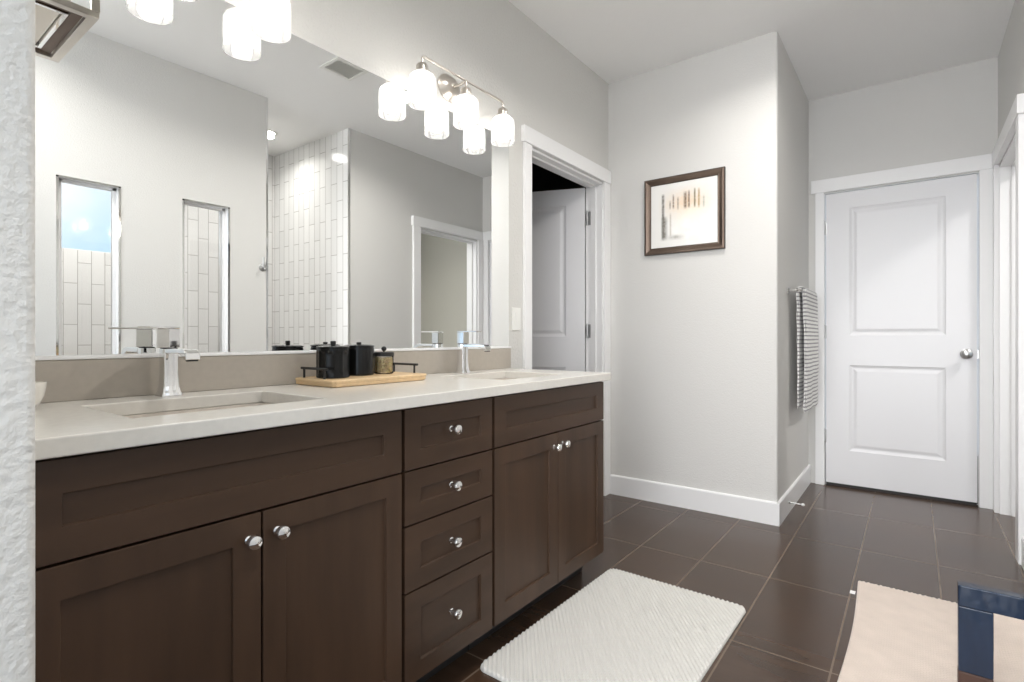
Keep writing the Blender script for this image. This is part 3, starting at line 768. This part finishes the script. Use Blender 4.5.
rp = n.nodes.new('ShaderNodeValToRGB'); rp.color_ramp.elements[0].position = .12; rp.color_ramp.elements[0].color = (*s2l(128, 127, 130), 1); rp.color_ramp.elements[1].position = .48; rp.color_ramp.elements[1].color = (*s2l(226, 225, 223), 1)
n.links.new(mth2('ADD', mth2('MULTIPLY', st, .5), .5), rp.inputs['Fac']); n.links.new(rp.outputs['Color'], b.inputs['Base Color'])
bm = NB()
def sheet(xoff, y0, y1, zb_f, zb_b, th, ph):
    """a folded strip of cloth draped over the rail: outer layer curve swept along y"""
    path = []
    R_ = .009 + xoff
    nseg = 34
    for k in range(nseg + 1):
        z = zb_b + (TBZ - zb_b) * k / nseg; path.append((TBX - R_ + .35 * xoff - .001 * math.sin(PI * k / nseg), z))
    for k in range(1, 8):
        a = PI - PI * k / 8; path.append((TBX + R_ * math.cos(a), TBZ + R_ * math.sin(a)))
    for k in range(nseg + 1):
        z = TBZ - (TBZ - zb_f) * k / nseg; path.append((TBX + R_ + .010 * math.sin(PI * k / nseg * .9), z))
    ny = 14; g = []
    for (x, z) in path:
        row = []
        for j in range(ny + 1):
            y = y0 + (y1 - y0) * j / ny
            wob = .003 * math.sin(j * .9 + ph + z * 3) * min(1, (TBZ + .01 - z) * 3) + .0012 * math.sin(z * 2 * PI / .0235)
            row.append((x + wob * (1 if x > TBX else -1), y + .006 * math.sin(z * 7 + ph), z))
        g.append(row)
    n_ = len(g)
    vs = [[bm.verts.new(p) for p in row] for row in g]
    # inner copy offset by thickness
    vi = []
    for i, row in enumerate(g):
        x0_, z0_ = path[max(i - 1, 0)]; x1_, z1_ = path[min(i + 1, n_ - 1)]
        d_ = Vector((x1_ - x0_, z1_ - z0_)).normalized(); nx, nz_ = d_.y, -d_.x
        vi.append([bm.verts.new((p[0] + nx * th, p[1], p[2] + nz_ * th)) for p in row])
    for A in (vs, vi):
        for i in range(n_ - 1):
            for j in range(ny): bm.faces.new((A[i][j], A[i + 1][j], A[i + 1][j + 1], A[i][j + 1]))
    for i in range(n_ - 1):
        for j in (0, ny): bm.faces.new((vs[i][j], vs[i + 1][j], vi[i + 1][j], vi[i][j]))
    for i in (0, n_ - 1):
        for j in range(ny): bm.faces.new((vs[i][j], vs[i][j + 1], vi[i][j + 1], vi[i][j]))
sheet(.003, 3.575, 4.045, .605, .63, .0045, 0)
sheet(.0105, 3.570, 4.050, .590, .615, .0045, 1.3)
sheet(.018, 3.573, 4.046, .598, .635, .0045, 2.1)
tag(obj('hand_towel', bm, m, smooth=60), 'folded grey and white ribbed towel hanging over the chrome bar', 'towel')

# door stop
t = thing('door_stop', (XC + .014, 3.69, .055), 'thin spring door stop with white tip on the alcove baseboard', 'door stop')
bm = lathe(NB(), [(.010, .0003), (.010, .004), (.006, .008), (.0005, .0085)], (XC + .014, 3.50, .066), n=16, axis='x')
obj('base', bm, M['steel'], t, smooth=40)
obj('rod', tube(NB(), [(XC + .0205, 3.50, .066), (XC + .082, 3.50, .064)], .0032, n=10), M['steel'], t, smooth=40)
obj('tip', lathe(NB(), [(.0065, 0), (.008, .003), (.008, .012), (.005, .016), (.0005, .0165)], (XC + .080, 3.50, .064), n=16, axis='x'), M['rubber'], t, smooth=40)
t.location = (XC + .014, 3.50, .055)
for ch in t.children: ch.matrix_parent_inverse = Matrix.Translation(-Vector(t.location))

# robe hook at the end of the slot wall
t = thing('robe_hook', (XR, 1.935, 1.50), 'small chrome hook on the wall edge beside the shower opening, seen in mirror', 'hook')
bm = lathe(NB(), [(.024, -.0003), (.024, -.005), (.018, -.010), (.0005, -.011)], (XR, 1.938, 1.528), n=24, axis='x')
obj('rosette', bm, M['steel'], t, smooth=40)
bm = tube(NB(), [(XR - .009, 1.938, 1.530), (XR - .035, 1.938, 1.528), (XR - .048, 1.938, 1.540), (XR - .052, 1.938, 1.560)], [.006, .006, .0055, .007])
tube(bm, [(XR - .030, 1.938, 1.529), (XR - .038, 1.938, 1.512), (XR - .050, 1.938, 1.508)], [.005, .0045, .006])
tube(bm, [(XR - .012, 1.938, 1.534), (XR - .018, 1.938, 1.575), (XR - .022, 1.938, 1.598)], [.005, .005, .0065])
obj('prongs', bm, M['steel'], t, smooth=50)

# ceiling vent
t = thing('ceiling_vent', (1.21, 2.05, H), 'white louvred ceiling vent reflected near the top of the mirror', 'vent')
bm = NB(); x0, x1, y0, y1 = 1.150, 1.350, 1.935, 2.165; fw = .024
for a in ((x0, x1, y0, y0 + fw), (x0, x1, y1 - fw, y1), (x0, x0 + fw, y0 + fw, y1 - fw), (x1 - fw, x1, y0 + fw, y1 - fw)):
    box(bm, *a, H - .008, H - .0004)
obj('frame', bm, M['plastic'], t, bevel=.002)
obj('backing', B(x0 + fw, x1 - fw, y0 + fw, y1 - fw, H - .0012, H - .0004), M['plastic'], t)
bm = NB()
for k in range(11):
    x = x0 + fw + .006 + k * .0135
    prism(bm, [(x, H - .007), (x + .0015, H - .0075), (x + .010, H - .0015), (x + .0085, H - .001)], y0 + fw, y1 - fw, ax='y')
tag(obj('louvre', bm, M['plastic'], t), None)

# square lantern hanging near the camera, seen only in the mirror
LX0, LX1, LY0, LY1, LZ = .762, 1.279, .135, .652, 2.200
t = thing('ceiling_lantern', ((LX0 + LX1) / 2, (LY0 + LY1) / 2, LZ), 'square chrome and bronze lantern reflected in the top left corner of the mirror', 'pendant light')
def sq(bm, i, w, z0, z1):
    x0, x1, y0, y1 = LX0 + i, LX1 - i, LY0 + i, LY1 - i
    box(bm, x0, x1, y0, y0 + w, z0, z1); box(bm, x0, x1, y1 - w, y1, z0, z1); box(bm, x0, x0 + w, y0 + w, y1 - w, z0, z1); box(bm, x1 - w, x1, y0 + w, y1 - w, z0, z1)
bm = NB(); sq(bm, 0, .030, LZ, LZ + .022); sq(bm, 0, .030, LZ + .20, LZ + .222)
for x in (LX0, LX1 - .022):
    for y in (LY0, LY1 - .022): box(bm, x, x + .022, y, y + .022, LZ + .022, LZ + .20)
obj('outer_frame', bm, M['nickel'], t, bevel=.002)
bm = NB(); sq(bm, .034, .034, LZ + .012, LZ + .040)
obj('inner_frame', bm, M['bronze'], t, bevel=.002)
bm = NB(); sq(bm, .072, .012, LZ + .006, LZ + .034)
obj('panel_trim', bm, M['chrome'], t, bevel=.001)
obj('lamp_shade', B(LX0 + .085, LX1 - .085, LY0 + .085, LY1 - .085, LZ + .020, LZ + .19), M['panel'], t, bevel=.004)
cx_, cy_ = (LX0 + LX1) / 2, (LY0 + LY1) / 2
bm = NB(); box(bm, LX0 + .03, LX1 - .03, cy_ - .008, cy_ + .008, LZ + .203, LZ + .218); box(bm, cx_ - .008, cx_ + .008, LY0 + .03, LY1 - .03, LZ + .203, LZ + .218)
obj('spreader', bm, M['chrome'], t)
obj('stem', tube(NB(), [(cx_, cy_, LZ + .2185), (cx_, cy_, H - .02)], .007), M['chrome'], t, smooth=40)
obj('canopy', lathe(NB(), [(.06, H - .0005), (.06, H - .012), (.045, H - .02), (.008, H - .024)], (cx_, cy_, 0), n=32), M['chrome'], t, smooth=35)

# recessed downlights (one in the shower is seen in the mirror, the other four are added)
def downlight(x, y, label):
    t = thing('recessed_light', (x, y, H), label, 'ceiling light', 'recessed ceiling downlights')
    obj('trim_ring', lathe(NB(), [(.062, H - .0004), (.085, H - .0004), (.085, H - .004), (.078, H - .007), (.064, H - .005), (.062, H - .0025)], (x, y, 0), n=36, caps=False), M['plastic'], t, smooth=40)
    obj('lens', lathe(NB(), [(.061, H - .0006), (.061, H - .0022), (.0005, H - .0026)], (x, y, 0), n=30), M['led'], t)
downlight(2.657, 2.307, 'glowing recessed downlight in the shower ceiling, seen in the mirror')
downlight(2.60, 1.05, 'recessed shower downlight behind the tall glazed slots')
downlight(1.20, 2.55, 'recessed ceiling downlight hidden behind the far vanity light in the mirror')
downlight(1.02, 1.3, 'recessed ceiling downlight overhead in front of the middle drawers')
downlight(1.55, .45, 'recessed ceiling downlight overhead beside the textured near wall end')

# ================================================================ FLOOR THINGS
def mat_mesh(x0, x1, y0, y1, th, r, step, hf, name, m, rot=0, edge=.012, warp=None):
    """soft mat: rounded-rectangle grid pillow with a surface relief hf(x, y)"""
    bm = NB(); nx = int((x1 - x0) / step); ny = int((y1 - y0) / step); cx0, cy0 = (x0 + x1) / 2, (y0 + y1) / 2
    def shape(u, v):      # map the unit square to a rounded rectangle: pull corner points in
        hx, hy = (x1 - x0) / 2, (y1 - y0) / 2; px, py = u * hx, v * hy
        ax_, ay_ = abs(px), abs(py); kx, ky = hx - r, hy - r
        if ax_ > kx and ay_ > ky:
            dx_, dy_ = (ax_ - kx) / r, (ay_ - ky) / r; mxx = max(dx_, dy_); L = math.hypot(dx_, dy_)
            if L > 0: dx_, dy_ = dx_ * mxx / L, dy_ * mxx / L
            ax_, ay_ = kx + dx_ * r, ky + dy_ * r; dist = r * (1 - mxx)
        else: dist = min(hx - ax_, hy - ay_)
        return math.copysign(ax_, px), math.copysign(ay_, py), dist
    g = []
    cr_, sr_ = math.cos(rot), math.sin(rot)
    for i in range(nx + 1):
        row = []
        for j in range(ny + 1):
            px, py, dist = shape(i / nx * 2 - 1, j / ny * 2 - 1)
            e_ = min(1, dist / edge); z = .002 + (th - .002) * math.sqrt(max(0, 1 - (1 - e_) ** 2)) + hf(px, py) * min(1, dist / .004)
            if warp: dxw, dyw = warp(px, py, dist)
            else: dxw = dyw = 0
            px2, py2 = px + dxw, py + dyw
            row.append(bm.verts.new((cx0 + px2 * cr_ - py2 * sr_, cy0 + px2 * sr_ + py2 * cr_, z)))
        g.append(row)
    for i in range(nx):
        for j in range(ny): bm.faces.new((g[i][j], g[i + 1][j], g[i + 1][j + 1], g[i][j + 1]))
    rim = [g[i][0] for i in range(nx + 1)] + [g[nx][j] for j in range(1, ny + 1)] + [g[i][ny] for i in range(nx - 1, -1, -1)] + [g[0][j] for j in range(ny - 1, 0, -1)]
    low = [bm.verts.new((v.co.x, v.co.y, .0008)) for v in rim]
    for k in range(len(rim)): bm.faces.new((rim[k], rim[(k + 1) % len(rim)], low[(k + 1) % len(rim)], low[k]))
    bm.faces.new(low)
    return obj(name, bm, m, smooth=75)
def waffle(px, py):
    p = .0138; a_ = math.radians(38); w_ = px * math.cos(a_) + py * math.sin(a_); l_ = -px * math.sin(a_) + py * math.cos(a_)
    return .0031 * math.sin(2 * PI * w_ / p + .35 * math.sin(2 * PI * l_ / .012)) + .0006 * math.sin(2 * PI * l_ / .012)
    return .0026 * math.sin(2 * PI * py / (p * 1.0) + (PI if int(math.floor(px / .02)) % 2 else 0) * 0 + 1.2 * math.sin(2 * PI * px / .02)) 
tag(mat_mesh(.541, 1.118, 1.262, 2.170, .013, .035, .0027, waffle, 'bath_mat', M['mat'], rot=math.radians(-.8)),
    'white cushioned bath mat with ribbed surface on the floor in front of the cabinets', 'bath mat')
def weave(px, py): return .0022 * math.sin(2 * PI * px / .0145) * math.sin(2 * PI * py / .0145)
def scallop(px, py, dist):
    k = max(0, 1 - dist / .02)
    return (.0 + .010 * math.sin(py * 4.2 + 1.2) * (1 if px < 0 else .0) * max(0, 1 - dist / .25), .004 * k * math.sin(2 * PI * px / .021)  + .002 * k)
rg = mat_mesh(1.444, 2.018, 1.560, 2.690, .009, .004, .0034, weave, 'bath_rug', M['rug'], edge=.006, warp=scallop)
tag(rg, 'cream woven bath rug at the right edge of the floor, in front of the shower', 'rug')
obj('sewn_tag', B(1.422, 1.440, 2.550, 2.580, .0010, .0030), M['rubber'], rg)

# navy open-framed stand on the rug
NX0, NX1, NY0, NY1, NZ = 1.733, 1.995, 2.035, 2.075, .312
t = thing('navy_stand', (1.88, 2.055, .011), 'glossy navy open-framed stand with brown feet, cut off at the lower right corner', 'stand')
obj('top_rail', B(NX0, NX1, NY0, NY1, NZ - .060, NZ), M['navy'], t, bevel=.003)
for x in (NX0, NX1 - .078):
    l = obj('leg', B(x, x + .078, NY0, NY1, .062, NZ - .0605), M['navy'], t, bevel=.003)
    obj('foot', B(x, x + .078, NY0, NY1, .0115, .0615), M['brown'], l, bevel=.003)
